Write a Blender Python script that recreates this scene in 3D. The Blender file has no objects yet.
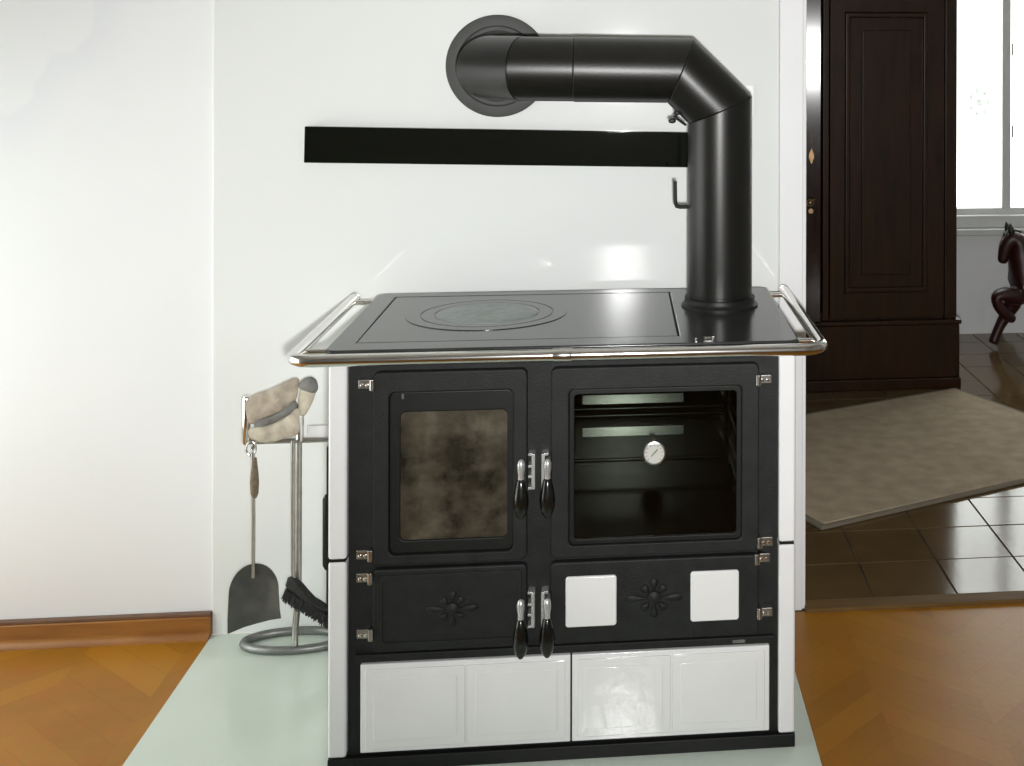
import bpy, bmesh, math, random
from mathutils import Vector, Matrix

random.seed(4)
scene = bpy.context.scene
COL = scene.collection

# ------------------------------------------------------------------ camera
F_PX, YAW, ROLL, CX, CY = 1280.0, 0.109, 0.0024, 756.11, 47.82
CAM = Vector((0.5438, -2.513, 1.3856))
cam_d = bpy.data.cameras.new('camera')
cam = bpy.data.objects.new('camera', cam_d)
COL.objects.link(cam)
cam_d.sensor_width = 36.0
cam_d.lens = F_PX / 1024.0 * 36.0
cam_d.shift_x = (512.0 - CX) / 1024.0
cam_d.shift_y = (CY - 383.0) / 1024.0
cam_d.clip_start = 0.05
cam.matrix_world = (Matrix.Translation(CAM) @ Matrix.Rotation(-YAW, 4, 'Z')
                    @ Matrix.Rotation(math.pi / 2, 4, 'X') @ Matrix.Rotation(ROLL, 4, 'Z'))
scene.camera = cam

# ------------------------------------------------------------------ world, lights, exposure
world = bpy.data.worlds.new('daylight')
scene.world = world
world.use_nodes = True
bg = world.node_tree.nodes['Background']
bg.inputs['Color'].default_value = (1.0, 0.995, 0.975, 1)
bg.inputs['Strength'].default_value = 4.0

fl = bpy.data.lights.new('camera_flash', 'SPOT')          # the flash fired beside the lens
fl.energy = 250.0
fl.color = (1.0, 0.995, 0.985)
fl.shadow_soft_size = 0.03
fl.spot_size = math.radians(80)
fl.spot_blend = 1.0
flash = bpy.data.objects.new('camera_flash', fl)
COL.objects.link(flash)
flash.location = CAM + Vector((0.03, 0.03, -0.085))
flash.rotation_euler = (math.pi / 2, 0, -YAW)             # along the lens axis

por = bpy.data.lights.new('window_portal', 'AREA')        # guides sky sampling through the window opening
por.shape = 'RECTANGLE'; por.size = 1.1; por.size_y = 1.6
por.cycles.is_portal = True
po = bpy.data.objects.new('window_portal', por)
COL.objects.link(po)
po.location = (2.55, 3.66, 1.4)
po.rotation_euler = (math.radians(-90), 0, 0)

por2 = por.copy()
por2.size = 1.4; por2.size_y = 1.5
po2 = bpy.data.objects.new('added_window_portal', por2)  # portal for the added window in the left wall
COL.objects.link(po2)
po2.location = (-1.41, -.125, .74)
po2.rotation_euler = (math.radians(-90), 0, math.radians(90))

vs = scene.view_settings
scene.display_settings.display_device = 'sRGB'
vs.view_transform = 'Standard'
vs.look = 'None'
vs.exposure = 0.3
vs.gamma = 1.0
vs.use_curve_mapping = False


# ------------------------------------------------------------------ node helpers / materials
def newmat(name):
    m = bpy.data.materials.new(name)
    m.use_nodes = True
    return m, m.node_tree, m.node_tree.nodes['Principled BSDF']


def lin(c):
    return tuple((v / 255 / 12.92) if v / 255 <= 0.04045 else ((v / 255 + 0.055) / 1.055) ** 2.4 for v in c)


def mth(nt, op, a, b=None, c=None):
    n = nt.nodes.new('ShaderNodeMath')
    n.operation = op
    for i, v in enumerate((a, b, c)):
        if v is None:
            continue
        if isinstance(v, (int, float)):
            n.inputs[i].default_value = v
        else:
            nt.links.new(v, n.inputs[i])
    return n.outputs[0]


def mix(nt, fac, a, b, blend='MIX'):
    n = nt.nodes.new('ShaderNodeMix')
    n.data_type = 'RGBA'
    n.blend_type = blend
    for sock, v in ((n.inputs[0], fac), (n.inputs[6], a), (n.inputs[7], b)):
        if isinstance(v, (int, float)):
            sock.default_value = v
        elif isinstance(v, tuple):
            sock.default_value = (*v[:3], 1)
        else:
            nt.links.new(v, sock)
    return n.outputs[2]


def noise(nt, scale, detail=3.0, vec=None, rough=0.5):
    n = nt.nodes.new('ShaderNodeTexNoise')
    n.inputs['Scale'].default_value = scale
    n.inputs['Detail'].default_value = detail
    n.inputs['Roughness'].default_value = rough
    if vec is None:
        vec = nt.nodes.new('ShaderNodeTexCoord').outputs['Object']
    nt.links.new(vec, n.inputs['Vector'])
    return n.outputs['Fac']


def ramp(nt, fac, lo, hi):
    n = nt.nodes.new('ShaderNodeMapRange')
    n.clamp = True
    nt.links.new(fac, n.inputs[0])
    n.inputs[1].default_value = lo
    n.inputs[2].default_value = hi
    return n.outputs[0]


def pos(nt, scale=(1, 1, 1), rz=0.0):
    t = nt.nodes.new('ShaderNodeNewGeometry')
    mp = nt.nodes.new('ShaderNodeMapping')
    mp.inputs['Scale'].default_value = scale
    mp.inputs['Rotation'].default_value = (0, 0, rz)
    nt.links.new(t.outputs['Position'], mp.inputs['Vector'])
    return mp.outputs[0]


def bump(nt, b, h, strength, dist=0.01):
    n = nt.nodes.new('ShaderNodeBump')
    n.inputs['Strength'].default_value = strength
    n.inputs['Distance'].default_value = dist
    nt.links.new(h, n.inputs['Height'])
    nt.links.new(n.outputs[0], b.inputs['Normal'])


def simple(name, c1, c2=None, rough=0.5, metal=0.0, scale=20.0, bumpv=0.0, bscale=None, coat=0.0, spec=0.5, stretch=None):
    m, nt, b = newmat(name)
    vec = pos(nt, stretch or (1, 1, 1))
    if c2 is None:
        c2 = tuple(v * 0.92 for v in c1)
    f = ramp(nt, noise(nt, scale, 4, vec), 0.3, 0.7)
    nt.links.new(mix(nt, f, c1, c2), b.inputs['Base Color'])
    b.inputs['Roughness'].default_value = rough
    b.inputs['Metallic'].default_value = metal
    b.inputs['Specular IOR Level'].default_value = spec
    b.inputs['Coat Weight'].default_value = coat
    b.inputs['Coat Roughness'].default_value = 0.08
    if bumpv:
        bump(nt, b, noise(nt, bscale or scale * 4, 4, vec), bumpv, 0.004)
    return m


M = {}
M['iron'] = simple('cast_iron', (.014, .016, .015), (.009, .010, .009), .55, 0, 30, .18, 300, spec=.25)
M['iron_edge'] = simple('blackened_iron', (.010, .011, .010), (.007, .008, .007), .45, 0, 30, spec=.25)
M['hob'] = simple('cooking_plate_iron', (.040, .043, .042), (.022, .024, .023), .18, .05, 9, .03, 260, spec=.36)
M['hob_disc'] = simple('worn_hob_disc', (.30, .34, .33), (.20, .235, .225), .42, .0, 60, .1, 200)
M['pipe'] = simple('black_pipe_paint', (.009, .009, .007), (.006, .006, .005), .34, 0, 40, .05, 300, spec=.4)
M['rosette'] = simple('grey_rosette_paint', (.050, .053, .049), (.040, .042, .039), .6, 0, 30)
M['chrome'] = simple('chrome', (.78, .77, .74), (.70, .69, .66), .16, 1.0, 12)
M['steel'] = simple('brushed_steel', (.50, .50, .47), (.40, .40, .38), .28, 1.0, 60)
M['satin'] = simple('satin_nickel', (.62, .64, .62), (.50, .52, .50), .34, .7, 60)
M['dull_steel'] = simple('dull_steel', (.27, .28, .26), (.20, .21, .20), .4, .8, 60)
M['enamel'] = simple('white_enamel', (.76, .765, .765), (.73, .735, .735), .12, 0, 6, .05, 25)
M['tile'] = simple('white_ceramic_tile', (.76, .765, .755), (.72, .725, .715), .09, 0, 8, .16, 26)
M['black_grip'] = simple('black_grip', (.006, .006, .005), None, .2, 0, 20)
M['oven'] = simple('black_oven_enamel', (.006, .007, .006), (.004, .005, .004), .17, 0, 20, spec=.6)
M['wall'] = simple('white_plaster', (.80, .81, .815), (.78, .79, .80), .85, 0, 3, .05, 120)
M['trim'] = simple('white_trim_paint', (.80, .81, .82), (.78, .79, .80), .5, 0, 5)
M['ceiling'] = simple('white_ceiling', (.8, .8, .78), None, .9)
M['panel'] = simple('pale_back_painted_glass', (.775, .80, .785), (.765, .79, .775), .06, 0, 2)
M['hearth'] = simple('pale_green_hearth_glass', (.64, .715, .635), (.61, .685, .605), .16, 0, 5)
M['black_glass'] = simple('gloss_black_strip', (.004, .005, .003), None, .05, 0, 20, spec=.4)
M['shovel'] = simple('sooty_shovel_steel', (.085, .085, .075), (.040, .042, .038), .5, .4, 22, .1)
M['bristle'] = simple('dark_bristles', (.022, .021, .02), (.010, .010, .010), .8, 0, 180, .8, 400)
M['glove'] = simple('beige_canvas', (.50, .43, .34), (.27, .23, .185), .9, 0, 34, .4, 150)
M['glove_pale'] = simple('pale_canvas', (.58, .53, .42), (.36, .31, .25), .9, 0, 34, .4, 150)
M['glove_grey'] = simple('grey_glove_tone', (.20, .195, .18), (.14, .135, .125), .8, 0, 40, .4, 120)
M['cord'] = simple('brown_cord', (.21, .16, .10), (.12, .09, .06), .9, 0, 160, .6, 300)
M['wardrobe'] = simple('dark_varnished_wood', (.032, .012, .004), (.014, .006, .002), .32, 0, 7, .03, 40, spec=.25, stretch=(6, 6, .7))
M['wardrobe_gloss'] = simple('polished_dark_wood', (.026, .012, .008), (.014, .006, .005), .12, 0, 7, stretch=(6, 6, .7))
M['brass'] = simple('old_brass', (.26, .17, .09), (.18, .11, .06), .4, 1.0, 60)
M['rug'] = simple('beige_rug_pile', (.48, .385, .265), (.36, .285, .195), .95, 0, 16, .7, 260)
M['rug_edge'] = simple('rug_binding', (.20, .165, .12), None, .95, 0, 50)
M['grout'] = simple('dark_grout', (.030, .024, .018), None, .9)
M['threshold'] = simple('oak_threshold', (.17, .095, .028), (.115, .062, .018), .6, 0, 10, spec=.2, stretch=(.7, 6, 1))
M['skirting'] = simple('oak_skirting', (.36, .155, .035), (.24, .095, .022), .40, 0, 9, .05, stretch=(.7, 5, 5))
M['skirting_dark'] = simple('dark_skirting_cap', (.16, .085, .05), None, .5)
M['window_paint'] = simple('white_window_paint', (.62, .63, .62), (.58, .59, .58), .4)
M['sill'] = simple('stone_sill', (.60, .61, .59), None, .4)
M['horse'] = simple('red_brown_carved_wood', (.042, .008, .006), (.020, .005, .004), .42, 0, 18)
M['mane'] = simple('dark_carved_mane', (.020, .018, .014), (.010, .009, .008), .5, 0, 40)
M['highlight'] = simple('painted_highlight', (.45, .33, .27), None, .5)  # pale colour of the highlight painted on the horse's chest
M['dial'] = simple('dial_white', (.50, .50, .46), None, .4)
M['dial_mark'] = simple('dial_marks', (.05, .05, .05), None, .5)
M['sticker'] = simple('grey_green_sticker', (.30, .36, .30), None, .5)
M['cover'] = simple('white_plastic_cover', (.80, .81, .80), None, .3)


def parquet():
    m, nt, b = newmat('oak_herringbone_parquet')
    sep = nt.nodes.new('ShaderNodeSeparateXYZ')
    nt.links.new(pos(nt), sep.inputs[0])
    x, y = sep.outputs[0], sep.outputs[1]
    w = .22
    col = mth(nt, 'FLOOR', mth(nt, 'DIVIDE', x, w))
    par = mth(nt, 'PINGPONG', col, 1.0)
    sgn = mth(nt, 'SUBTRACT', mth(nt, 'MULTIPLY', par, 2.0), 1.0)
    s = mth(nt, 'DIVIDE', mth(nt, 'ADD', y, mth(nt, 'MULTIPLY', x, sgn)), .098)
    idx = mth(nt, 'FLOOR', s)
    cv = nt.nodes.new('ShaderNodeCombineXYZ')
    nt.links.new(idx, cv.inputs[0]); nt.links.new(col, cv.inputs[1])
    wn = nt.nodes.new('ShaderNodeTexWhiteNoise')
    nt.links.new(cv.outputs[0], wn.inputs['Vector'])
    fs = mth(nt, 'FRACT', s)
    edge = mth(nt, 'LESS_THAN', mth(nt, 'MINIMUM', fs, mth(nt, 'SUBTRACT', 1.0, fs)), .025)
    blot = ramp(nt, noise(nt, 7, 4), .3, .7)
    blot2 = ramp(nt, noise(nt, 13, 3, pos(nt, (1, 1, 1), .8)), .45, .72)
    c = mix(nt, wn.outputs['Value'], (.40, .175, .014), (.29, .117, .010))
    c = mix(nt, mth(nt, 'MULTIPLY', blot, .45), c, (.43, .195, .020))
    c = mix(nt, mth(nt, 'MULTIPLY', blot2, .35), c, (.40, .120, .014))
    c = mix(nt, mth(nt, 'MULTIPLY', edge, .16), c, (.16, .065, .008))
    nt.links.new(c, b.inputs['Base Color'])
    b.inputs['Roughness'].default_value = .36
    b.inputs['Specular IOR Level'].default_value = .2
    bump(nt, b, noise(nt, 60, 3), .04)
    return m


def tile_mat():
    m, nt, b = newmat('brown_floor_tile')
    oi = nt.nodes.new('ShaderNodeObjectInfo')
    f = ramp(nt, noise(nt, 5, 4, pos(nt)), .3, .7)
    c = mix(nt, f, (.125, .078, .032), (.085, .050, .020))
    c = mix(nt, mth(nt, 'MULTIPLY', oi.outputs['Random'], .4), c, (.14, .09, .04))
    nt.links.new(c, b.inputs['Base Color'])
    b.inputs['Roughness'].default_value = .13
    b.inputs['Specular IOR Level'].default_value = .36
    bump(nt, b, noise(nt, 30, 2), .02)
    return m


def mural_wall():
    m, nt, b = newmat('white_plaster_with_painted_cloud')
    sep = nt.nodes.new('ShaderNodeSeparateXYZ')
    nt.links.new(pos(nt), sep.inputs[0])
    n1 = mth(nt, 'MULTIPLY', mth(nt, 'SUBTRACT', noise(nt, 14, 3, pos(nt)), .5), .05)

    def circ(cx, cz, r):
        dx = mth(nt, 'SUBTRACT', sep.outputs[0], cx)
        dz = mth(nt, 'SUBTRACT', sep.outputs[2], cz)
        d = mth(nt, 'SQRT', mth(nt, 'ADD', mth(nt, 'MULTIPLY', dx, dx), mth(nt, 'MULTIPLY', dz, dz)))
        return mth(nt, 'SUBTRACT', d, r)
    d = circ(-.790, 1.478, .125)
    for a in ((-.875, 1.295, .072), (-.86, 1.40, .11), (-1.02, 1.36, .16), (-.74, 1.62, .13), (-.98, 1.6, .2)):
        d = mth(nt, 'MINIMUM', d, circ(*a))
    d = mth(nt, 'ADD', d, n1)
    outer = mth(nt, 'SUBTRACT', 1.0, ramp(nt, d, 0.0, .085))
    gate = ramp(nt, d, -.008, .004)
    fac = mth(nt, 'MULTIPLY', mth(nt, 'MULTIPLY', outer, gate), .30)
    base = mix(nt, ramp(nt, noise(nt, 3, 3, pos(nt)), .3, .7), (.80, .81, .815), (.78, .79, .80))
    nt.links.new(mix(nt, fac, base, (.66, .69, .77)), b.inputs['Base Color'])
    b.inputs['Roughness'].default_value = .85
    bump(nt, b, noise(nt, 120, 3, pos(nt)), .05, .004)
    return m


def soot_glass():
    m, nt, b = newmat('sooty_stove_glass')
    n1 = ramp(nt, noise(nt, 7, 6, pos(nt, (1, 1, 1.15)), .6), .40, .62)
    n2 = ramp(nt, noise(nt, 40, 4, pos(nt, (1, 1, .45))), .35, .7)
    c = mix(nt, n1, (.005, .005, .003), (.105, .092, .066))
    c = mix(nt, mth(nt, 'MULTIPLY', n2, .6), c, (.035, .030, .018))
    nt.links.new(c, b.inputs['Base Color'])
    b.inputs['Roughness'].default_value = .25
    return m


def clear_glass(name, tint, gloss=1.0):
    m = bpy.data.materials.new(name)
    m.use_nodes = True
    nt = m.node_tree
    nt.nodes.clear()
    out = nt.nodes.new('ShaderNodeOutputMaterial')
    tr = nt.nodes.new('ShaderNodeBsdfTransparent')
    tr.inputs[0].default_value = (*tint, 1)
    gl = nt.nodes.new('ShaderNodeBsdfGlossy')
    gl.inputs['Roughness'].default_value = .02
    fr = nt.nodes.new('ShaderNodeFresnel')
    fr.inputs[0].default_value = 1.5
    mx = nt.nodes.new('ShaderNodeMixShader')
    geo = nt.nodes.new('ShaderNodeNewGeometry')
    nt.links.new(mth(nt, 'MULTIPLY', fr.outputs[0], mth(nt, 'SUBTRACT', 1.0, geo.outputs['Backfacing'])), mx.inputs[0])
    nt.links.new(tr.outputs[0], mx.inputs[1])
    nt.links.new(gl.outputs[0], mx.inputs[2])
    nt.links.new(mx.outputs[0], out.inputs[0])
    return m


M['parquet'] = parquet()
M['floor_tile'] = tile_mat()
M['mural'] = mural_wall()
M['soot'] = soot_glass()
M['oven_glass'] = clear_glass('dark_oven_glass', (.46, .48, .45))
M['sticker'] = clear_glass('sheer_sticker', (.45, .475, .45))
M['pane'] = clear_glass('window_glass', (.95, .97, .96))


# ------------------------------------------------------------------ mesh helpers
ORG = {}


class MB:
    """collects vertices and faces in world coordinates"""
    def __init__(s):
        s.v, s.f = [], []

    def add(s, vs, fs):
        o = len(s.v)
        s.v += [tuple(p) for p in vs]
        s.f += [tuple(i + o for i in f) for f in fs]
        return s

    def box(s, x0, x1, y0, y1, z0, z1):
        return s.add([(x0, y0, z0), (x1, y0, z0), (x1, y1, z0), (x0, y1, z0), (x0, y0, z1), (x1, y0, z1), (x1, y1, z1), (x0, y1, z1)],
                     [(3, 2, 1, 0), (4, 5, 6, 7), (0, 1, 5, 4), (1, 2, 6, 5), (2, 3, 7, 6), (3, 0, 4, 7)])

    def prism(s, poly, fn, a, b):
        """poly: 2-D outline; fn(u, v, w) -> xyz; extruded from w=a to w=b"""
        n = len(poly)
        vs = [fn(u, v, a) for u, v in poly] + [fn(u, v, b) for u, v in poly]
        fs = [tuple(range(n - 1, -1, -1)), tuple(range(n, 2 * n))]
        fs += [(i, (i + 1) % n, n + (i + 1) % n, n + i) for i in range(n)]
        return s.add(vs, fs)

    def ring(s, outer, inner, fn, a, b):
        """frame between two outlines of equal vertex count"""
        n = len(outer)
        vs = [fn(*p, a) for p in outer] + [fn(*p, a) for p in inner] + [fn(*p, b) for p in outer] + [fn(*p, b) for p in inner]
        fs = []
        for i in range(n):
            j = (i + 1) % n
            fs += [(j, i, n + i, n + j), (2 * n + i, 2 * n + j, 3 * n + j, 3 * n + i),
                   (i, j, 2 * n + j, 2 * n + i), (n + j, n + i, 3 * n + i, 3 * n + j)]
        return s.add(vs, fs)

    def sweep(s, pts, r, n=16, caps=True, ends=None):
        """tube along pts with mitred joints; r number or list; ends=(dir0, dir1) plane normals at the ends"""
        P = [Vector(p) for p in pts]
        R = r if isinstance(r, (list, tuple)) else [r] * len(P)
        D = [(P[i + 1] - P[i]).normalized() for i in range(len(P) - 1)]
        ref = Vector((0, 0, 1)) if abs(D[0].z) < .9 else Vector((1, 0, 0))
        u = ref.cross(D[0]).normalized()
        rings = []
        for i, p in enumerate(P):
            d = D[min(i, len(D) - 1)]
            if i > 0 and i < len(D):
                q = D[i - 1].rotation_difference(D[i])
                un = q @ u
                base_u, base_d = u, D[i - 1]
                nrm = (D[i - 1] + D[i]).normalized()
            else:
                un = u
                base_u, base_d = u, d
                nrm = d
                if ends and i == 0 and ends[0] is not None:
                    nrm = Vector(ends[0]).normalized()
                if ends and i == len(P) - 1 and ends[1] is not None:
                    nrm = Vector(ends[1]).normalized()
            w = base_d.cross(base_u)
            rg = []
            for k in range(n):
                a = 2 * math.pi * k / n
                o = (base_u * math.cos(a) + w * math.sin(a)) * R[i]
                t = -(o.dot(nrm)) / base_d.dot(nrm)
                rg.append(p + o + base_d * t)
            rings.append(rg)
            u = un
        vs = [q for rg in rings for q in rg]
        fs = []
        for i in range(len(P) - 1):
            for k in range(n):
                k2 = (k + 1) % n
                fs.append((i * n + k, i * n + k2, (i + 1) * n + k2, (i + 1) * n + k))
        if caps:
            fs.append(tuple(range(n - 1, -1, -1)))
            m = (len(P) - 1) * n
            fs.append(tuple(range(m, m + n)))
        return s.add(vs, fs)

    def lathe(s, prof, c, axis=(0, 0, 1), n=32):
        """prof: list of (radius, height along axis)"""
        ax = Vector(axis).normalized()
        ref = Vector((0, 0, 1)) if abs(ax.z) < .9 else Vector((1, 0, 0))
        u = ref.cross(ax).normalized(); w = ax.cross(u)
        c = Vector(c)
        vs, fs = [], []
        for r, h in prof:
            for k in range(n):
                a = 2 * math.pi * k / n
                vs.append(c + ax * h + (u * math.cos(a) + w * math.sin(a)) * max(r, 1e-5))
        for i in range(len(prof) - 1):
            for k in range(n):
                k2 = (k + 1) % n
                fs.append((i * n + k, i * n + k2, (i + 1) * n + k2, (i + 1) * n + k))
        fs.append(tuple(range(n - 1, -1, -1)))
        m = (len(prof) - 1) * n
        fs.append(tuple(range(m, m + n)))
        return s.add(vs, fs)

    def pillow(s, outline, fn, t, rings=5):
        """soft padded shape: outline 2-D, thickness t at the middle"""
        n = len(outline)
        cu = sum(p[0] for p in outline) / n; cv = sum(p[1] for p in outline) / n
        vs, fs = [], []
        for side in (1, -1):
            for k in range(rings):
                q = k / rings
                sc = math.cos(q * math.pi / 2)
                h = side * t * math.sin(q * math.pi / 2)
                for u, v in outline:
                    vs.append(fn(cu + (u - cu) * sc, cv + (v - cv) * sc, h))
            vs.append(fn(cu, cv, side * t))
        half = rings * n + 1
        for si in range(2):
            o = si * half
            for k in range(rings - 1):
                for i in range(n):
                    j = (i + 1) % n
                    q = (o + k * n + i, o + k * n + j, o + (k + 1) * n + j, o + (k + 1) * n + i)
                    fs.append(q if si == 0 else q[::-1])
            for i in range(n):
                j = (i + 1) % n
                q = (o + (rings - 1) * n + i, o + (rings - 1) * n + j, o + rings * n)
                fs.append(q if si == 0 else q[::-1])
        return s.add(vs, fs)


def obj(name, mb, mat, parent=None, bevel=0.0, seg=2, smooth=True, sharp=35, subsurf=0):
    org = ORG.get(parent.name, Vector()) if parent else Vector()
    me = bpy.data.meshes.new(name)
    me.from_pydata([tuple(Vector(p) - org) for p in mb.v], [], mb.f)
    bm = bmesh.new(); bm.from_mesh(me)
    bmesh.ops.remove_doubles(bm, verts=bm.verts, dist=1e-6)
    bmesh.ops.recalc_face_normals(bm, faces=bm.faces)
    bm.to_mesh(me); bm.free()
    if smooth:
        for p in me.polygons:
            p.use_smooth = True
        me.set_sharp_from_angle(angle=math.radians(sharp))
    me.materials.append(M[mat] if isinstance(mat, str) else mat)
    o = bpy.data.objects.new(name, me)
    COL.objects.link(o)
    if parent:
        o.parent = parent
    ORG[o.name] = org
    if bevel:
        md = o.modifiers.new('bevel', 'BEVEL')
        md.width = bevel; md.segments = seg; md.limit_method = 'ANGLE'; md.angle_limit = math.radians(40)
        md.harden_normals = True
    if subsurf:
        md = o.modifiers.new('sub', 'SUBSURF'); md.levels = subsurf; md.render_levels = subsurf
    return o


def tag(o, label, cat, group=None):
    o['label'] = label
    o['category'] = cat
    if group:
        o['group'] = group
    return o


def thing(name, label, cat, loc, group=None):
    o = bpy.data.objects.new(name, None)
    o.empty_display_size = .1
    COL.objects.link(o)
    o.location = loc
    ORG[o.name] = Vector(loc)
    return tag(o, label, cat, group)


def struct(name, mb, mat, label, cat, bevel=0.0, **k):
    o = obj(name, mb, mat, None, bevel, **k)
    o['kind'] = 'structure'
    return tag(o, label, cat)


XZ = lambda u, v, w: (u, w, v)          # outline in the wall plane, extruded along Y
XY = lambda u, v, w: (u, v, w)          # outline on the floor, extruded along Z


def rect(x0, x1, z0, z1, r=0.0, n=5):
    if r <= 0:
        return [(x0, z0), (x1, z0), (x1, z1), (x0, z1)]
    out = []
    for cx, cz, a0 in ((x1 - r, z0 + r, -90), (x1 - r, z1 - r, 0), (x0 + r, z1 - r, 90), (x0 + r, z0 + r, 180)):
        for i in range(n + 1):
            a = math.radians(a0 + 90 * i / n)
            out.append((cx + r * math.cos(a), cz + r * math.sin(a)))
    return out


def arc(cx, cy, r, a0, a1, n):
    return [(cx + r * math.cos(math.radians(a0 + (a1 - a0) * i / n)), cy + r * math.sin(math.radians(a0 + (a1 - a0) * i / n))) for i in range(n + 1)]


# ------------------------------------------------------------------ the rooms
YW = .625                      # front face of the glass wall panel
WALLY = .633
FARY = 3.552
ROOM_L, ROOM_R, ROOM_B = -1.35, 3.4, -4.2
OPEN_R = 2.15                  # far side of the doorway
H = 2.5

struct('floor', MB().box(ROOM_L, ROOM_R, ROOM_B, .612, -.06, -.004), 'parquet', 'orange-brown oak herringbone parquet floor', 'floor')
tiles_floor = struct('floor_hall', MB().box(.4, ROOM_R, .612, FARY, -.06, -.003), 'grout', 'glossy brown square-tiled floor beyond the doorway', 'floor')
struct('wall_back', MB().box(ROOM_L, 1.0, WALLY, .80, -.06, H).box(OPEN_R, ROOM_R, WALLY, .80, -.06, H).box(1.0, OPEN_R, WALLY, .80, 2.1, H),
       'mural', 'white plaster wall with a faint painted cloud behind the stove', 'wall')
LY0, LY1, LZ0, LZ1 = -.8, .55, .03, 1.45      # unseen window, added to brighten the floor on the left
lw = struct('added_window', MB().ring(rect(LY0, LY1, LZ0, LZ1), rect(LY0 + .06, LY1 - .06, LZ0 + .06, LZ1 - .06), lambda u, v, w: (w, u, v), ROOM_L - .09, ROOM_L - .03),
            'window_paint', 'unseen white-framed window added in the left wall to brighten the floor', 'window', .004)
obj('window_pane', MB().box(ROOM_L - .065, ROOM_L - .059, LY0 + .06, LY1 - .06, LZ0 + .06, LZ1 - .06), 'pane', lw)
struct('wall_left', MB().box(ROOM_L - .1, ROOM_L, ROOM_B, LY0, -.06, H).box(ROOM_L - .1, ROOM_L, LY1, .8, -.06, H).box(ROOM_L - .1, ROOM_L, LY0, LY1, -.06, LZ0).box(ROOM_L - .1, ROOM_L, LY0, LY1, LZ1, H), 'wall', 'white plaster wall at the left of the stove room', 'wall')
struct('wall_right', MB().box(ROOM_R, ROOM_R + .1, ROOM_B, FARY, -.06, H), 'wall', 'white plaster wall at the right of both rooms', 'wall')
struct('wall_front', MB().box(ROOM_L, ROOM_R, ROOM_B - .1, ROOM_B, -.06, H), 'wall', 'white plaster wall behind the viewer', 'wall')
struct('wall_hall', MB().box(.3, .4, .80, FARY, -.06, H), 'wall', 'white plaster side wall of the hall', 'wall')
struct('ceiling', MB().box(ROOM_L - .1, ROOM_R + .1, ROOM_B - .1, FARY + .15, H, H + .1), 'ceiling', 'plain white ceiling above both rooms', 'ceiling')
# far wall with its window opening  x 2.05..3.05, z .60..2.15
WX0, WX1, WZ0, WZ1 = 2.0, 3.1, .56, 2.2
struct('wall_far', MB().box(.3, WX0, FARY, FARY + .15, -.06, H).box(WX1, ROOM_R, FARY, FARY + .15, -.06, H)
       .box(WX0, WX1, FARY, FARY + .15, -.06, WZ0).box(WX0, WX1, FARY, FARY + .15, WZ1, H), 'wall', 'white far wall of the hall below and around the window', 'wall')
win = struct('window_1', MB().ring(rect(WX0, WX1, WZ0, WZ1), rect(WX0 + .05, WX1 - .05, .605, WZ1 - .05), XZ, FARY + .03, FARY + .10),
             'window_paint', 'bright white-framed window with two casements in the far room', 'window', .004)
obj('mullion', MB().box(2.421, 2.464, FARY + .02, FARY + .11, .60, WZ1 - .03), 'window_paint', win, .004)
for a, b_ in ((WX0 + .05, 2.421), (2.464, WX1 - .05)):
    obj('window_pane', MB().box(a, b_, FARY + .06, FARY + .066, .605, WZ1 - .05), 'pane', win)
for zz in (.95, 1.35, 1.75):
    obj('casement_hinge', MB().sweep([(2.470, FARY + .015, zz), (2.470, FARY + .015, zz + .06)], .006, 10), 'window_paint', win)
obj('window_sill', MB().box(1.9, 3.2, FARY - .07, FARY + .04, .485, .515).box(1.95, 3.15, FARY - .02, FARY + .03, .515, .575), 'sill', win, .005)
smb = MB()
for k in range(7):
    a = 2 * math.pi * k / 7
    px_, pz_ = 2.315 + .045 * math.cos(a), 1.12 + .06 * math.sin(a)
    smb.prism([(px_ + .011 * math.cos(t * math.pi / 5), pz_ + .015 * math.sin(t * math.pi / 5)) for t in range(10)], XZ, FARY + .0565, FARY + .0595)
smb.prism([(2.315 + .016 * math.cos(t * math.pi / 5), 1.12 + .02 * math.sin(t * math.pi / 5)) for t in range(10)], XZ, FARY + .0565, FARY + .0595)
tag(obj('window_sticker', smb, 'sticker'), 'small faint grey-green flower sticker on the window pane', 'sticker')

# tiles of the hall floor, one object each
TX, TY, g = .214, .2265, .0035
tm = None
for j in range(13):
    for i in range(-2, 9):
        x0 = 1.409 + TX * i; y0 = .655 + TY * j
        if x0 > 3.0:
            continue
        if y0 + TY > FARY:
            obj('tile', MB().box(x0 + g / 2, x0 + TX - g / 2, y0 + g / 2, FARY - .001, -.010, 0), 'floor_tile', tiles_floor, .0015, 1)
            continue
        if tm is None:
            t0 = obj('tile', MB().box(0, TX - g, 0, TY - g, -.010, 0), 'floor_tile', tiles_floor, .0015, 1)
            tm = t0.data
            t = t0
        else:
            t = bpy.data.objects.new('tile', tm); COL.objects.link(t); t.parent = tiles_floor
            md = t.modifiers.new('bevel', 'BEVEL'); md.width = .0015; md.segments = 1; md.limit_method = 'ANGLE'
        t.location = (x0 + g / 2, y0 + g / 2, random.uniform(-.0004, .0004))

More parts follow.
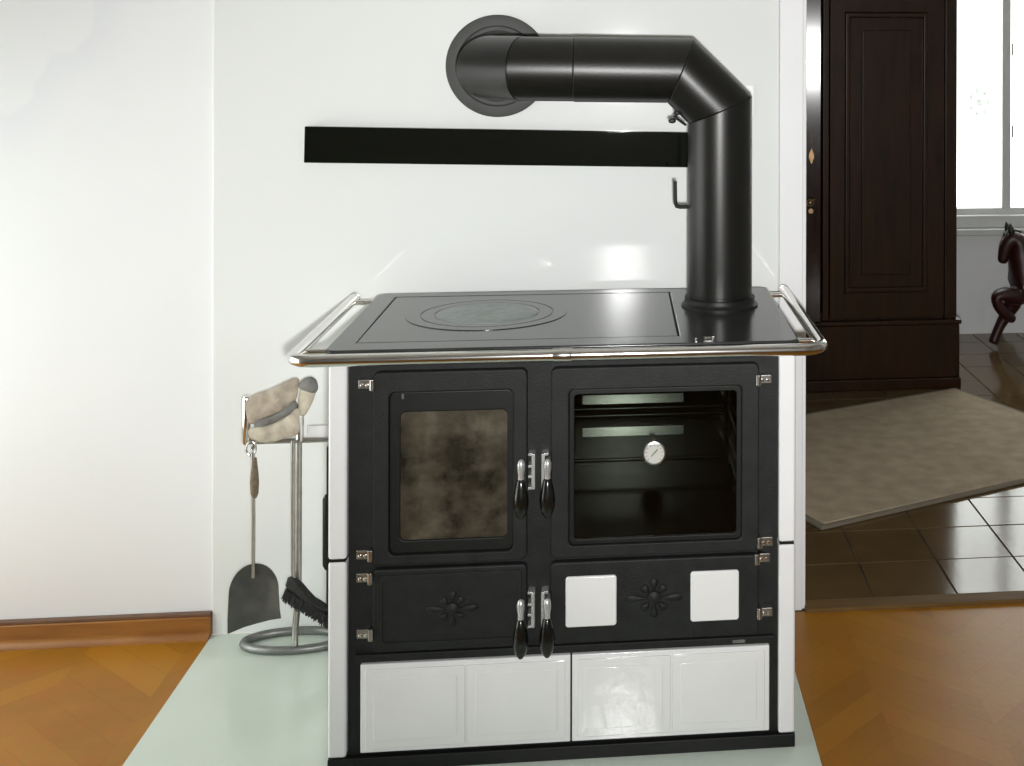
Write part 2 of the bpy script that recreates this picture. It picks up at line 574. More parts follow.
struct('trim_1', MB().box(1.011, OPEN_R, .600, .655, -.02, .006), 'threshold', 'brown wooden threshold strip in the doorway', 'threshold', .004)
struct('trim_2', MB().box(.9455, 1.004, .617, .66, -.004, 2.16), 'trim', 'white painted casing at the left of the doorway', 'door casing', .002)
struct('trim_3', MB().box(.9985, 1.0135, .626, .815, -.004, 2.12), 'trim', 'white painted doorway jamb lining', 'door jamb', .002)
bb = struct('baseboard_left', MB().box(ROOM_L, -.4, .614, WALLY, -.004, .046), 'skirting', 'orange oak baseboard below the white wall', 'baseboard', .003)
obj('cap', MB().box(ROOM_L, -.4, .617, WALLY, .046, .054), 'skirting_dark', bb, .002)
obj('quarter_round', MB().prism([(.614, -.004), (.598, -.004)] + [(.614 - .016 * math.cos(math.radians(t)), -.004 + .016 * math.sin(math.radians(t))) for t in (22, 45, 68, 90)],
                                lambda u, v, w: (w, u, v), ROOM_L, -.4), 'skirting', bb)

# ------------------------------------------------------------------ glass panel, hearth, wall strip
tag(obj('glass_panel', MB().box(-.399, .943, YW, WALLY, 0.0005, 2.2), 'panel', bevel=.0012, seg=1), 'tall pale white-green glass wall panel behind the stove', 'wall panel')
tag(obj('hearth_plate', MB().box(-.399, .943, -.62, .6245, -.004, 0), 'hearth', bevel=.0012, seg=1), 'pale green glass floor plate under the stove', 'floor plate')
bl = thing('wall_bar', 'long gloss black bar mounted on the glass panel below the stovepipe', 'bar', (.28, YW, 1.145))
b1 = obj('bar', MB().prism(rect(-.187, .735, 1.1025, 1.1885), XZ, YW - .022, YW), 'black_glass', bl, .002)
bl.rotation_euler.y = .0200
cv = tag(obj('wall_cover', MB().prism(rect(.80, .882, 1.215, 1.294, .004), XZ, YW - .004, YW), 'cover', bevel=.0015), 'small white square cover plate half hidden behind the pipe elbow', 'cover plate')

# ------------------------------------------------------------------ stove
S = thing('cooking_stove', 'black and white wood-burning kitchen stove with chrome rail', 'stove', (.45, .28, 0))
SB = .55   # back of the body
obj('base', MB().box(.0, .9, .0, SB, 0, .026), 'iron_edge', S, .002)
for x0, x1 in ((0, .035), (.866, .90)):
    obj('side_panel', MB().box(x0, x1, 0.0, SB, .0275, .4015), 'enamel', S, .006, 3)
    obj('side_panel', MB().box(x0, x1, 0.0, SB, .4065, .784), 'enamel', S, .006, 3)
    obj('joint_strip', MB().box(x0 + .003, x1 - .003, .004, SB - .004, .401, .407), 'iron_edge', S)
body = MB()
body.box(.036, .43, .014, SB, .026, .785)
body.box(.43, .815, .014, SB, .026, .405)
body.box(.43, .815, .014, SB, .722, .785)
body.box(.43, .815, .44, SB, .405, .722)
body.box(.815, .865, .014, SB, .026, .785)
obj('body', body, 'iron', S)
obj('drawer_lintel', MB().box(.050, .858, .004, .016, .206, .221), 'iron', S, .002)

# oven cavity with pressed ribs and rack rails
cav = MB()
cx0, cx1, cy0, cy1, cz0, cz1 = .4305, .8145, .016, .4395, .4055, .7215
cav.add([(cx0, cy0, cz0), (cx1, cy0, cz0), (cx1, cy1, cz0), (cx0, cy1, cz0), (cx0, cy0, cz1), (cx1, cy0, cz1), (cx1, cy1, cz1), (cx0, cy1, cz1)],
        [(0, 1, 2, 3), (7, 6, 5, 4), (3, 2, 6, 7), (0, 3, 7, 4), (2, 1, 5, 6)])
oc = obj('oven_cavity', cav, 'oven', S)
for zz, h in ((.580, .0095), (.506, .0095)):                # broad pressed louvres tilted up
    prof = [(cy1, zz - h - .0025), (cy1 - .0068, zz - h), (cy1 - .0016, zz + h), (cy1, zz + h + .001)]
    obj('pressed_louvre', MB().prism(prof, lambda u, v, w: (w, u, v), .470, .70), 'oven', oc)
for zz, r in ((.557, .005), (.541, .005), (.440, .005)):      # narrow beads
    prof = [(cy1, zz - r), (cy1, zz + r)] + [(cy1 - .7 * r * math.sin(math.radians(a)), zz + r * math.cos(math.radians(a))) for a in range(15, 180, 15)]
    obj('pressed_bead', MB().prism(prof, lambda u, v, w: (w, u, v), cx0 + .02, cx1 - .02), 'oven', oc)
for sx in (cx0 + .012, cx1 - .012):
    for zz in (.46, .50, .56, .60, .655, .685):
        obj('rack_rail', MB().sweep([(sx, .03, zz), (sx, .42, zz)], .0032, 8), 'steel', oc)
    for yy in (.06, .39):
        obj('rack_upright', MB().sweep([(sx, yy, .44), (sx, yy, .70)], .0032, 8), 'steel', oc)

# fire door
DF = -.006
fd = obj('fire_door', MB().ring(rect(.084, .375, .395, .764, .012), rect(.114, .348, .413, .724, .012), XZ, DF, .0135), 'iron', S, .004, 3)
obj('inner_frame', MB().ring(rect(.114, .348, .413, .724, .012), rect(.134, .336, .438, .684, .010), XZ, .002, .0135), 'iron_edge', fd, .003)
obj('glass', MB().prism(rect(.126, .340, .432, .706), XZ, .0065, .0115), 'soot', fd)
obj('glass_clip', MB().box(.137, .141, -.0015, .002, .711, .721), 'steel', fd)
# oven door
od = obj('oven_door', MB().ring(rect(.420, .826, .395, .764, .012), rect(.455, .792, .418, .720, .010), XZ, DF, .0135), 'iron', S, .004, 3)
obj('inner_frame', MB().ring(rect(.455, .792, .418, .720, .010), rect(.465, .782, .428, .710, .008), XZ, .000, .0135), 'iron_edge', od, .002)
obj('glass', MB().prism(rect(.460, .787, .423, .715), XZ, .004, .009), 'oven_glass', od)
# lower doors
ad = obj('ash_door', MB().prism(rect(.084, .375, .2285, .3865, .010), XZ, DF, .0135), 'iron', S, .004, 3)
obj('raised_border', MB().ring(rect(.094, .365, .2385, .3765, .010), rect(.103, .356, .2475, .3675, .008), XZ, DF - .003, DF + .001), 'iron', ad, .0012)


def ornament(mb, cx, cz, s, y):
    mb.lathe([(.012 * s, 0), (.011 * s, .004), (.006 * s, .007), (0, .008)], (cx, y, cz), (0, -1, 0), 16)
    for k in range(8):
        a = k * math.pi / 4
        L = (.040 if k % 4 == 0 else .024 if k % 2 == 0 else .019) * s
        u = Vector((math.cos(a), math.sin(a)))
        n = Vector((-u.y, u.x))
        out = []
        for t in range(12):
            q = 2 * math.pi * t / 12
            p = Vector((cx, cz)) + u * (.010 * s + L / 2 + L / 2 * math.cos(q)) + n * (.0065 * s * math.sin(q) * (1.3 + math.cos(q)) * .7)
            out.append((p.x, p.y))
        mb.pillow(out, lambda uu, vv, w: (uu, y - w, vv), .0045, 3)
    return mb


obj('ornament', ornament(MB(), .234, .308, 1.0, DF), 'iron', ad)
ld = obj('oven_drawer_door', MB().prism(rect(.420, .826, .2285, .3865, .010), XZ, DF, .0135), 'iron', S, .004, 3)
for x0, x1, z0, z1 in ((.449, .5475, .2625, .3605), (.691, .7865, .2625, .3605)):
    obj('tile', MB().prism(rect(x0, x1, z0, z1, .006), XZ, DF - .007, DF + .001), 'tile', ld, .0035, 3)
obj('ornament', ornament(MB(), .620, .311, 1.15, DF), 'iron', ld)

# drawer fronts, each with two embossed panels
for x0, x1 in ((.0605, .4585), (.4615, .8485)):
    dr = obj('drawer_front', MB().box(x0, x1, .002, .016, .0345, .2035), 'enamel', S, .002)
    mid = (x0 + x1) / 2
    for a, b_ in ((x0 + .010, mid - .002), (mid + .002, x1 - .010)):
        obj('embossed_panel', MB().prism(rect(a, b_, .0435, .1945, .003), XZ, -.002, .003), 'tile', dr, .0015)
        obj('embossed_panel', MB().prism(rect(a + .016, b_ - .016, .0595, .1785, .004), XZ, -.0035, -.0015), 'tile', dr, .0012)

# hinges
hs = [(.070, .743, 1), (.067, .418, 1), (.067, .374, 1), (.068, .267, 1), (.838, .733, -1), (.841, .413, -1), (.836, .381, -1), (.841, .274, -1)]
for hx, hz, s in hs:
    m_ = MB()
    m_.box(hx - .012, hx + .012, -.009, .014, hz - .0085, hz + .0085)
    m_.sweep([(hx + s * .014, -.011, hz - .012), (hx + s * .014, -.011, hz + .010)], .0055, 12)
    h_ = obj('hinge', m_, 'steel', S, .0015)
    for dx in (-.006, .004):
        obj('screw', MB().lathe([(.003, 0), (.003, .0015), (.0015, .0025)], (hx + dx, -.009, hz - .002), (0, -1, 0), 10), 'chrome', h_)

# latch plates and drop handles
for zc in (.567, .300):
    for s, xl in ((-1, .3865), (1, .4065)):
        m_ = MB().box(xl - s * .0005 - .0035, xl - s * .0005 + .0035, -.014, .014, zc - .034, zc + .034)
        for dz in (-.0325, -.010, .010, .0325):
            a = xl + s * .0095
            m_.box(min(xl, a), max(xl, a), -.012, .014, zc + dz - .0025, zc + dz + .0025)
        obj('latch_plate', m_, 'satin', S, .0008, 1)
    for s, xh in ((-1, .3655), (1, .4155)):
        zt = zc + .018
        m_ = MB().sweep([(xh, .014, zt - .004), (xh, -.03, zt - .004)], .0055, 12)
        m_.lathe([(.002, .014), (.0055, .011), (.0075, .004), (.0072, -.006), (.0055, -.016), (.006, -.024), (.006, -.028)], (xh, -.036, zt), (0, 0, 1), 20)
        hd = obj('door_handle', m_, 'satin', S)
        prof = [(.006, -.024), (.0085, -.028), (.0105, -.038), (.0135, -.053), (.0148, -.066), (.0135, -.080), (.0095, -.092), (.004, -.099)]
        obj('grip', MB().lathe(prof, (xh, -.036, zt), (0, 0, 1), 24), 'black_grip', hd)

# thermometer on the oven glass
th = obj('thermometer', MB().lathe([(.0225, 0), (.0235, .003), (.0225, .007), (.0195, .008), (.0195, .0065)], (.620, .003, .592), (0, -1, 0), 36), 'steel', S)
obj('dial', MB().lathe([(.0198, 0), (.0198, .0008)], (.620, -.003, .592), (0, -1, 0), 36), 'dial', th)
mk = MB()
for k in range(11):
    a = math.radians(225 - 27 * k)
    u = Vector((math.cos(a), math.sin(a))); n = Vector((-u.y, u.x)) * .0005
    p0, p1 = u * .0145, u * .0178
    mk.prism([(.620 + (p0 - n).x, .592 + (p0 - n).y), (.620 + (p1 - n).x, .592 + (p1 - n).y), (.620 + (p1 + n).x, .592 + (p1 + n).y), (.620 + (p0 + n).x, .592 + (p0 + n).y)], XZ, -.0046, -.0038)
obj('scale_marks', mk, 'dial_mark', th)
obj('needle', MB().prism([(.6265, .601), (.6275, .600), (.6145, .586), (.6135, .587)], XZ, -.0055, -.0043), 'dial_mark', th)
obj('hanger', MB().lathe([(.003, 0), (.0045, .002), (.003, .005)], (.620, .003, .6175), (0, -1, 0), 12).box(.6185, .6215, -.001, .003, .611, .619), 'chrome', th)

# small front fittings
obj('control_knob', MB().lathe([(.004, 0), (.004, .010), (.0065, .011), (.0065, .016), (.003, .018)], (.709, .014, .751), (0, -1, 0), 16), 'chrome', S)
obj('maker_badge', MB().prism(rect(.775, .800, .2105, .2165, .001), XZ, .0025, .0045), 'dull_steel', S)

# cooktop: frame, loose plate, rings
PX0, PX1, PY0, PY1 = .038, .671, .058, .522
zt = .807
obj('cooktop', MB().ring(rect(-.008, .908, -.004, .566, .022), rect(PX0, PX1, PY0, PY1, .006), XY, .785, zt), 'hob', S, .004, 3)
obj('cooktop_bed', MB().box(PX0 - .004, PX1 + .004, PY0 - .004, PY1 + .004, .784, .797), 'iron_edge', S)
hp = obj('hot_plate', MB().prism(rect(PX0 + .0025, PX1 - .0025, PY0 + .0025, PY1 - .0025, .005), XY, .797, zt - .0004), 'hob', S, .0015)
HC = (.267, .318, zt - .0008)
for r0, r1 in ((.142, .172), (.112, .140)):
    ou = [(HC[0] + r1 * math.cos(2 * math.pi * k / 64), HC[1] + r1 * math.sin(2 * math.pi * k / 64)) for k in range(64)]
    ii = [(HC[0] + r0 * math.cos(2 * math.pi * k / 64), HC[1] + r0 * math.sin(2 * math.pi * k / 64)) for k in range(64)]
    obj('hob_ring', MB().ring(ou, ii, XY, HC[2] - .001, HC[2] + .0018), 'hob', S, .0008, 1)
obj('hob_disc', MB().lathe([(.1095, -.001), (.1095, .0018), (.1085, .0024), (.02, .0024), (.018, .0014), (.006, .0014)], HC, (0, 0, 1), 64), 'hob_disc', S)
obj('damper_knob', MB().box(.700, .704, .004, .012, .806, .814).box(.717, .737, .000, .008, .806, .810).box(.717, .720, .000, .008, .806, .815).box(.734, .737, .000, .008, .806, .815)
    .box(.717, .737, .000, .008, .812, .815), 'chrome', S, .0008, 1)
obj('flue_collar', MB().lathe([(.086, -.001), (.086, .004), (.081, .008), (.079, .012), (.079, .020), (.0745, .020)], (.777, .36, zt), (0, 0, 1), 48), 'iron_edge', S)

# chrome rail round three sides
RX0, RX1, RY, RZ, rr, rc = -.0605, .9485, -.052, .800, .0118, .042
path = [(RX0, .556)] + [(RX0, RY + rc + .2)] + arc(RX0 + rc, RY + rc, rc, 180, 270, 8) + arc(RX1 - rc, RY + rc, rc, 270, 360, 8) + [(RX1, RY + rc + .2), (RX1, .556)]
rail = obj('chrome_rail', MB().sweep([(x, y, RZ) for x, y in path], rr, 20), 'chrome', S)
obj('joint_sleeve', MB().lathe([(.0128, -.018), (.0135, -.016), (.0135, .016), (.0128, .018)], (.444, RY, RZ), (1, 0, 0), 24), 'chrome', rail)
for sx, xe in ((RX0, -.004), (RX1, .904)):
    for yy in (.515, .035):
        obj('bracket', MB().sweep([(sx, yy, RZ - .003), (xe, yy, RZ - .003)], .006, 14), 'chrome', rail)
    obj('end_cap', MB().lathe([(.0125, -.004), (.0128, .004), (.008, .010), (.002, .011)], (sx, .556, RZ), (0, 1, 0), 20), 'chrome', rail)

# ------------------------------------------------------------------ stovepipe
PR = .0725
SP = thing('stovepipe', 'matte black elbowed stovepipe running from the stove into the wall', 'stovepipe', (.777, .36, .831))
A = [Vector(p) for p in ((.777, .36, .8315), (.777, .36, 1.247), (.688, .36, 1.334), (.337, .36, 1.338), (.261, .436, 1.3395), (.261, .6165, 1.341))]
dirs = [(A[i + 1] - A[i]).normalized() for i in range(5)]
nm = ['pipe_section', 'elbow_section', 'pipe_section', 'elbow_section', 'pipe_section']
for i in range(5):
    n0 = None if i == 0 else dirs[i - 1] + dirs[i]
    n1 = None if i == 4 else dirs[i] + dirs[i + 1]
    if i == 2:
        mid = A[2] + (A[3] - A[2]).normalized() * .237
        obj('pipe_section', MB().sweep([A[2], mid], PR, 64, True, (n0, None)), 'pipe', SP, .0018)
        obj('pipe_section', MB().sweep([mid, A[3]], PR - .0012, 64, True, (None, n1)), 'pipe', SP, .0018)
    else:
        obj(nm[i], MB().sweep([A[i], A[i + 1]], PR, 64, True, (n0, n1)), 'pipe', SP, .0018)
obj('pipe_neck', MB().lathe([(.070, -.022), (.070, .004)], (.777, .36, .8315), (0, 0, 1), 48), 'pipe', SP)
obj('rosette', MB().lathe([(.122, 0), (.1235, .003), (.121, .008), (.112, .010), (.098, .010), (.094, .007), (.086, .007), (.082, .012), (.0755, .014), (.0755, .004)], (.2605, YW, 1.3405), (0, -1, 0), 64), 'rosette', SP)
hx = .7045
obj('damper_lever', MB().sweep([(hx + .01, .36, 1.028), (.688, .36, 1.028), (.680, .36, 1.030), (.677, .36, 1.037), (.676, .36, 1.086)], .0042, 12), 'iron_edge', SP)
wn_ = MB().sweep([(.700, .355, 1.212), (.672, .352, 1.232)], .003, 10)
wn_.lathe([(.006, 0), (.006, .006)], (.678, .3525, 1.227), (-.8, 0, .57), 12)
for s in (-1, 1):
    wn_.pillow([(.675 + .009 * math.cos(t * math.pi / 6) + s * .006, 1.231 + .006 * math.sin(t * math.pi / 6) + s * .009) for t in range(12)], lambda u, v, w: (u, .352 + w, v), .002, 3)
obj('wing_nut', wn_, 'iron_edge', SP)

# ------------------------------------------------------------------ fire tools
TS = thing('fire_tool_stand', 'steel fire tool stand with looped base beside the stove', 'tool stand', (-.19, .55, 0))
loop = [(-.195 + .112 * math.cos(2 * math.pi * k / 40), .553 + .050 * math.sin(2 * math.pi * k / 40), .0095) for k in range(41)]
obj('base_loop', MB().sweep(loop, .0095, 14), 'dull_steel', TS)
obj('post', MB().sweep([(-.182, .508, .012), (-.182, .508, .05), (-.178, .522, .12), (-.178, .522, .478)], .0072, 14), 'steel', TS)
obj('post_top', MB().lathe([(.0075, 0), (.0092, .002), (.0092, .086), (.0075, .089)], (-.176, .522, .479), (0, 0, 1), 20), 'chrome', TS)
obj('crossbar', MB().sweep([(-.296, .522, .482), (-.04, .522, .482)], .0062, 12), 'steel', TS)
obj('peg', MB().lathe([(.0075, -.012), (.0098, -.008), (.0098, .094), (.0075, .098)], (-.294, .522, .489), (0, 0, 1), 20), 'chrome', TS)
obj('rear_shelf', MB().box(-.160, -.04, .528, .536, .484, .512), 'cover', TS, .001)
for hx_ in (-.272, -.185, -.106):
    obj('hook', MB().sweep([(hx_, .522, .482), (hx_, .503, .482), (hx_, .494, .474), (hx_, .490, .478)], .0028, 10), 'steel', TS)

SH = thing('fire_shovel', 'sooty steel fire shovel with rounded blade hanging from the stand', 'shovel', (-.288, .492, .05))
obj('handle', MB().sweep([(-.288, .494, .452), (-.286, .494, .30), (-.286, .492, .17)], .0042, 12), 'steel', SH)
obj('hanging_ring', MB().sweep([(-.292 + .0105 * math.cos(2 * math.pi * k / 20), .494, .462 + .016 * math.sin(2 * math.pi * k / 20)) for k in range(21)], .0022, 8), 'steel', SH)
obj('cord_grip', MB().lathe([(.0045, -.045), (.0085, -.035), (.0095, -.01), (.008, .012), (.0055, .035), (.0045, .045)], (-.284, .494, .395), (0, 0, 1), 14), 'cord', SH)
bmb = MB()
out = []
NB = 20
# blade outline (x, z): rounded top, slanted cutting edge
top = [(-.283 + .054 * math.cos(math.radians(180 - 180 * k / NB)) * (1), .140 + .060 * math.sin(math.radians(180 * k / NB))) for k in range(NB + 1)]
outl = top + [(-.225, .100), (-.221, .082), (-.248, .074), (-.276, .066), (-.305, .060), (-.337, .052), (-.338, .085)]
cxs, czs = -.281, .12
vs_, fs_ = [], []
n_ = len(outl)
for side in (0, 1):
    for k in range(5):
        sc = 1 - k / 5
        for u, v in outl:
            x_, z_ = cxs + (u - cxs) * sc, czs + (v - czs) * sc
            dish = .016 * ((x_ - cxs) / .056) ** 2 + .010 * max(0, (z_ - .15) / .05) ** 2
            vs_.append((x_, .500 - dish - (.002 if side else 0) + (.12 - z_) * -.10, z_))
    vs_.append((cxs, .500 - (.002 if side else 0), czs))
half = 5 * n_ + 1
for si in range(2):
    o_ = si * half
    for k in range(4):
        for i in range(n_):
            j = (i + 1) % n_
            fs_.append((o_ + k * n_ + i, o_ + k * n_ + j, o_ + (k + 1) * n_ + j, o_ + (k + 1) * n_ + i))
    for i in range(n_):
        fs_.append((o_ + 4 * n_ + i, o_ + 4 * n_ + (i + 1) % n_, o_ + 5 * n_))
for i in range(n_):
    j = (i + 1) % n_
    fs_.append((i, j, half + j, half + i))
obj('blade', bmb.add(vs_, fs_), 'shovel', SH, sharp=60)

SH.location += Vector((.016, 0, .013))
BR = thing('hearth_brush', 'dark bristled hearth brush on a steel rod beside the shovel', 'brush', (-.17, .49, .08))
obj('handle', MB().sweep([(-.197, .492, .478), (-.196, .492, .18), (-.190, .490, .150)], .0042, 12), 'steel', BR)
obj('head', MB().pillow([(-.212, .150), (-.207, .168), (-.196, .172), (-.182, .160), (-.165, .138), (-.142, .112), (-.118, .094), (-.100, .084), (-.098, .072), (-.120, .078), (-.150, .090), (-.180, .112), (-.200, .135)],
                        lambda u, v, w: (u, .490 + w, v), .017, 4), 'bristle', BR)
BR.location += Vector((.013, 0, .013))
bz = MB()
rng = random.Random(2)
for k in range(1400):
    t = rng.random()
    px_, pz_ = -.208 + t * .105, .146 - t * .070
    yy = .490 + rng.uniform(-.018, .018)
    L = .034 + rng.uniform(-.008, .004)
    a = math.radians(rng.uniform(236, 256))
    bz.sweep([(px_, yy, pz_), (px_ + L * math.cos(a) * .55, yy + rng.uniform(-.004, .004), pz_ + L * math.sin(a) * .75)], [.0016, .0010], 3, False)
br = obj('bristles', bz, 'bristle', BR); br['kind'] = 'stuff'

PK = thing('fire_poker', 'dark thin poker hanging close to the stove side', 'poker', (-.118, .492, .10))
obj('rod', MB().sweep([(-.106, .492, .474), (-.106, .492, .12), (-.100, .492, .10), (-.092, .492, .112)], .0035, 10), 'iron_edge', PK)
obj('grip', MB().lathe([(.005, -.09), (.0095, -.080), (.0095, .070), (.005, .080)], (-.108, .492, .285), (0, 0, 1), 14), 'iron_edge', PK)

GL = thing('work_glove', 'crumpled beige and grey work glove draped on the tool stand', 'glove', (-.23, .51, .49))
def gf(y0, tilt=0.0, wob=.006):
    return lambda u, v, w: (u, y0 + w + tilt * (u + .22) + wob * math.sin(u * 70 + v * 45), v)
def smooth_loop(pts, n=4):
    out = []
    m = len(pts)
    for i in range(m):
        p0, p1, p2, p3 = (Vector(pts[(i + k) % m]) for k in (-1, 0, 1, 2))
        for q in range(n):
            t = q / n
            out.append(tuple(.5 * ((2 * p1) + (p2 - p0) * t + (2 * p0 - 5 * p1 + 4 * p2 - p3) * t * t + (-p0 + 3 * p1 - 3 * p2 + p3) * t ** 3)))
    return out
obj('cuff', MB().pillow(smooth_loop([(-.290, .582), (-.240, .604), (-.180, .628), (-.178, .600), (-.186, .572), (-.215, .552), (-.250, .536), (-.282, .526), (-.290, .548)]), gf(.513), .014), 'glove', GL)
obj('grey_band', MB().pillow(smooth_loop([(-.270, .534), (-.235, .545), (-.205, .560), (-.186, .578), (-.180, .560), (-.205, .540), (-.240, .522), (-.268, .516)]), gf(.510), .012), 'glove_grey', GL)  # grey band between cuff and palm
obj('palm', MB().pillow(smooth_loop([(-.284, .515), (-.262, .522), (-.232, .526), (-.200, .542), (-.178, .560), (-.172, .530), (-.176, .502), (-.205, .490), (-.240, .484), (-.268, .487), (-.286, .496)]), gf(.508), .013), 'glove_pale', GL)
tb = obj('thumb', MB().pillow(smooth_loop([(-.178, .545), (-.178, .580), (-.172, .604), (-.158, .618), (-.142, .612), (-.138, .596), (-.144, .576), (-.154, .555), (-.164, .540)]), gf(.516, 0, .003), .012), 'glove_pale', GL)
obj('fingertip', MB().pillow(smooth_loop([(-.177, .606), (-.170, .622), (-.152, .630), (-.138, .622), (-.133, .604), (-.140, .592), (-.158, .594)]), gf(.515, 0, .003), .015), 'glove_grey', GL)

# ------------------------------------------------------------------ hall: wardrobe
WY = 2.586
W = thing('wardrobe', 'tall dark varnished wooden wardrobe with one door ajar', 'wardrobe', (1.385, WY + .3, 0))
WXa, WXb, WT = .835, 1.928, 1.98
obj('carcass', MB().box(WXa, WXa + .03, WY + .03, WY + .6, .28, WT).box(WXb - .03, WXb, WY + .03, WY + .6, .28, WT).box(WXa, WXb, WY + .57, WY + .6, .28, WT)
    .box(WXa, WXb, WY + .03, WY + .6, WT - .04, WT).box(WXa, WXb, WY + .03, WY + .6, .28, .31), 'wardrobe', W)
obj('plinth', MB().box(WXa - .012, WXb + .012, WY - .002, WY + .6, .045, .262), 'wardrobe', W, .006)
obj('plinth_moulding', MB().box(WXa - .02, WXb + .018, WY - .012, WY + .6, .262, .282), 'wardrobe', W, .007, 3)
obj('plinth_foot', MB().box(WXa - .018, WXb + .018, WY - .006, WY + .6, 0, .045), 'wardrobe', W, .006)
obj('pilaster', MB().box(1.876, WXb, WY + .0, WY + .04, .282, WT), 'wardrobe', W, .006)
obj('pilaster', MB().box(WXa, WXa + .045, WY + .0, WY + .04, .282, WT), 'wardrobe', W, .006)
obj('stile', MB().box(1.374, 1.402, WY + .008, WY + .05, .282, WT), 'wardrobe', W, .005)
obj('cornice', MB().box(WXa - .06, WXb + .06, WY - .06, WY + .6, WT, WT + .08), 'wardrobe', W, .02, 3)


def wdoor(x0, x1, mat, ang, hinge_x, panel):
    """a framed door built flat at the front plane, then swung about its hinge edge"""
    def place(mb):
        c, s = math.cos(ang), math.sin(ang)
        mb.v = [(hinge_x + (x - hinge_x) * c + (y - WY) * s, WY - (x - hinge_x) * s + (y - WY) * c, z) for x, y, z in mb.v]
        return mb
    z0, z1 = .295, WT - .03
    px0, px1 = panel
    d = obj('door', place(MB().ring(rect(x0, x1, z0, z1), rect(px0, px1, z0 + .10, 1.53), XZ, WY + .002, WY + .026)), mat, W, .003)
    obj('moulding', place(MB().ring(rect(px0, px1, z0 + .10, 1.53), rect(px0 + .022, px1 - .022, z0 + .122, 1.508), XZ, WY - .006, WY + .02)), mat, d, .007, 3)
    obj('raised_panel', place(MB().prism(rect(px0 + .02, px1 - .02, z0 + .12, 1.51), XZ, WY + .010, WY + .022)), mat, d)
    obj('panel_field', place(MB().prism(rect(px0 + .07, px1 - .07, z0 + .17, 1.46), XZ, WY + .002, WY + .012)), mat, d, .006, 3)
    return d, place


wdoor(1.404, 1.874, 'wardrobe', 0.0, 1.874, (1.463, 1.806))
dl, plc = wdoor(.882, 1.358, 'wardrobe_gloss', math.radians(8.6), .882, (.94, 1.27))
obj('key_plate', plc(MB().prism([(1.322 + .011 * math.cos(t * math.pi / 8), .955 + .026 * math.sin(t * math.pi / 8) * (1 + .25 * math.cos(t * math.pi / 2))) for t in range(16)], XZ, WY - .001, WY + .003)), 'brass', dl, .001)
kb = MB().sweep([(1.318, WY + .002, .775), (1.318, WY - .035, .775)], .004, 10)
kb.sweep([(1.318 + .014 * math.cos(2 * math.pi * k / 16), WY - .046, .775 + .012 * math.sin(2 * math.pi * k / 16)) for k in range(17)], .0035, 8)
kb.sweep([(1.300, WY - .030, .765), (1.336, WY - .030, .790)], .004, 8)
obj('key', plc(kb), 'brass', dl)
obj('key_tag', plc(MB().lathe([(.010, 0), (.010, .003)], (1.320, WY - .038, .742), (0, -1, 0), 14)), 'brass', dl)

# rug
rc0 = Vector((1.134, 1.116)); e1 = (Vector((1.837, 1.442)) - rc0).normalized()
e2 = Vector((-e1.y, e1.x))
c2 = Vector((1.913, 2.558))
L1 = (c2 - rc0).dot(e1); L2 = (c2 - rc0).dot(e2)
q = [rc0, rc0 + e1 * L1, rc0 + e1 * L1 + e2 * L2, rc0 + e2 * L2]
RG = thing('rug', 'beige-grey short pile rug lying askew on the tiled floor', 'rug', (*((q[0] + q[2]) / 2), 0.0006))
ins = [rc0 + e1 * a + e2 * b_ for a, b_ in ((.02, .02), (L1 - .02, .02), (L1 - .02, L2 - .02), (.02, L2 - .02))]
obj('pile', MB().prism([tuple(p) for p in ins], XY, .0008, .013), 'rug', RG, .003)
obj('border', MB().ring([tuple(p) for p in q], [tuple(p) for p in ins], XY, .0008, .011), 'rug_edge', RG, .003)

# ------------------------------------------------------------------ carved horse
HY = 3.213
HO = thing('carved_horse', 'dark red carved wooden horse with one raised foreleg below the window', 'toy horse', (2.55, HY, 0))


def skin(name, nodes, edges, mat, parent, sub=2):
    org = ORG[parent.name]
    me = bpy.data.meshes.new(name)
    me.from_pydata([tuple(Vector(p[:3]) - org) for p in nodes], edges, [])
    o = bpy.data.objects.new(name, me)
    COL.objects.link(o); o.parent = parent; ORG[o.name] = org
    md = o.modifiers.new('skin', 'SKIN'); md.use_smooth_shade = True; md.branch_smoothing = .6
    sv = me.skin_vertices[0].data
    for i, p in enumerate(nodes):
        sv[i].radius = (p[3], p[4] if len(p) > 4 else p[3])
    sv[0].use_root = True
    s_ = o.modifiers.new('sub', 'SUBSURF'); s_.levels = sub; s_.render_levels = sub
    me.materials.append(M[mat])
    return o


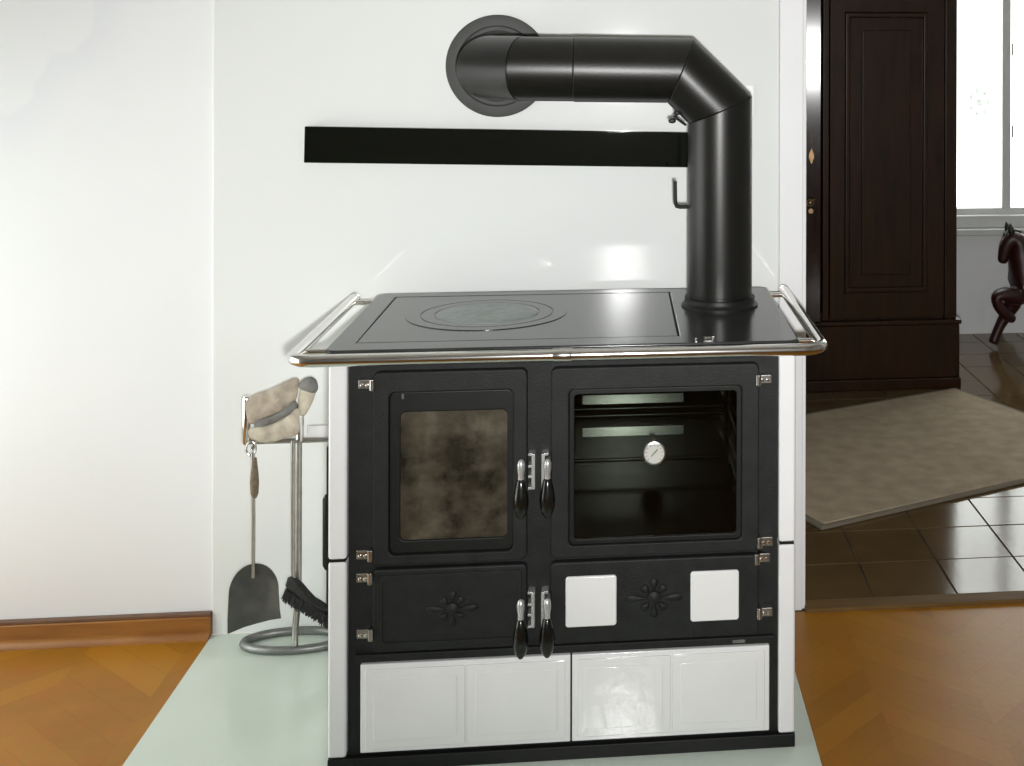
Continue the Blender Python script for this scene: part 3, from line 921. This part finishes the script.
N = [(2.60, HY, .33, .081), (2.50, HY, .315, .086), (2.432, HY, .295, .112), (2.414, HY, .385, .090), (2.404, HY, .45, .076), (2.388, HY, .50, .054),
     (2.352, HY, .520, .050), (2.330, HY, .478, .040), (2.316, HY, .425, .027), (2.309, HY, .394, .024),
     (2.70, HY, .335, .090), (2.77, HY, .33, .075),
     # raised foreleg
     (2.385, HY - .035, .245, .055), (2.318, HY - .045, .262, .040), (2.258, HY - .045, .258, .032), (2.284, HY - .045, .205, .034), (2.320, HY - .045, .165, .026), (2.362, HY - .04, .140, .024),
     # standing foreleg
     (2.400, HY + .035, .235, .046), (2.350, HY + .04, .165, .034), (2.315, HY + .04, .105, .025), (2.288, HY + .04, .045, .023), (2.280, HY + .04, .016, .030),
     # hind legs
     (2.76, HY - .045, .22, .052), (2.80, HY - .05, .14, .028), (2.77, HY - .05, .05, .022), (2.76, HY - .05, .016, .030),
     (2.77, HY + .045, .22, .052), (2.82, HY + .05, .14, .028), (2.79, HY + .05, .05, .022), (2.78, HY + .05, .016, .030)]
Eg = [(0, 1), (1, 2), (2, 3), (3, 4), (4, 5), (5, 6), (6, 7), (7, 8), (8, 9), (0, 10), (10, 11), (2, 12), (12, 13), (13, 14), (14, 15), (15, 16), (16, 17),
      (2, 18), (18, 19), (19, 20), (20, 21), (21, 22), (11, 23), (23, 24), (24, 25), (25, 26), (11, 27), (27, 28), (28, 29), (29, 30)]
hb = skin('body', N, Eg, 'horse', HO)
for s in (-1, 1):
    obj('ear', MB().lathe([(.014, 0), (.0165, .014), (.012, .034), (.002, .052)], (2.350, HY + s * .022, .535), (-.25, s * .15, 1), 10), 'mane', hb)
    obj('eye', MB().lathe([(.006, -.003), (.006, .002), (.002, .005)], (2.333, HY + s * .030, .492), (-.2, s, 0), 10), 'mane', hb)
obj('mane', MB().sweep([(2.345, HY, .548), (2.385, HY, .535), (2.415, HY, .48), (2.432, HY, .42), (2.455, HY, .375)], [.012, .020, .024, .022, .012], 10), 'mane', hb)
obj('forelock', MB().sweep([(2.352, HY, .545), (2.328, HY, .528), (2.312, HY, .49)], [.014, .014, .006], 8), 'mane', hb)
obj('tail', MB().sweep([(2.83, HY, .36), (2.89, HY, .34), (2.92, HY, .25), (2.91, HY, .15)], [.015, .028, .03, .01], 10), 'mane', hb)
obj('chest_highlight', MB().lathe([(.020, -.02), (.018, .004), (.008, .010)], (2.402, HY - .082, .300), (-.25, -1, 0), 14), 'highlight', hb)  # pale disc standing in for the white highlight on the chest
obj('saddle', MB().pillow(smooth_loop([(2.50, HY - .085), (2.58, HY - .09), (2.63, HY - .075), (2.63, HY + .075), (2.58, HY + .09), (2.50, HY + .085)]), lambda u, v, w: (u, v, .388 + w * 1.0 - 3.2 * (v - HY) ** 2), .018), 'mane', HO)
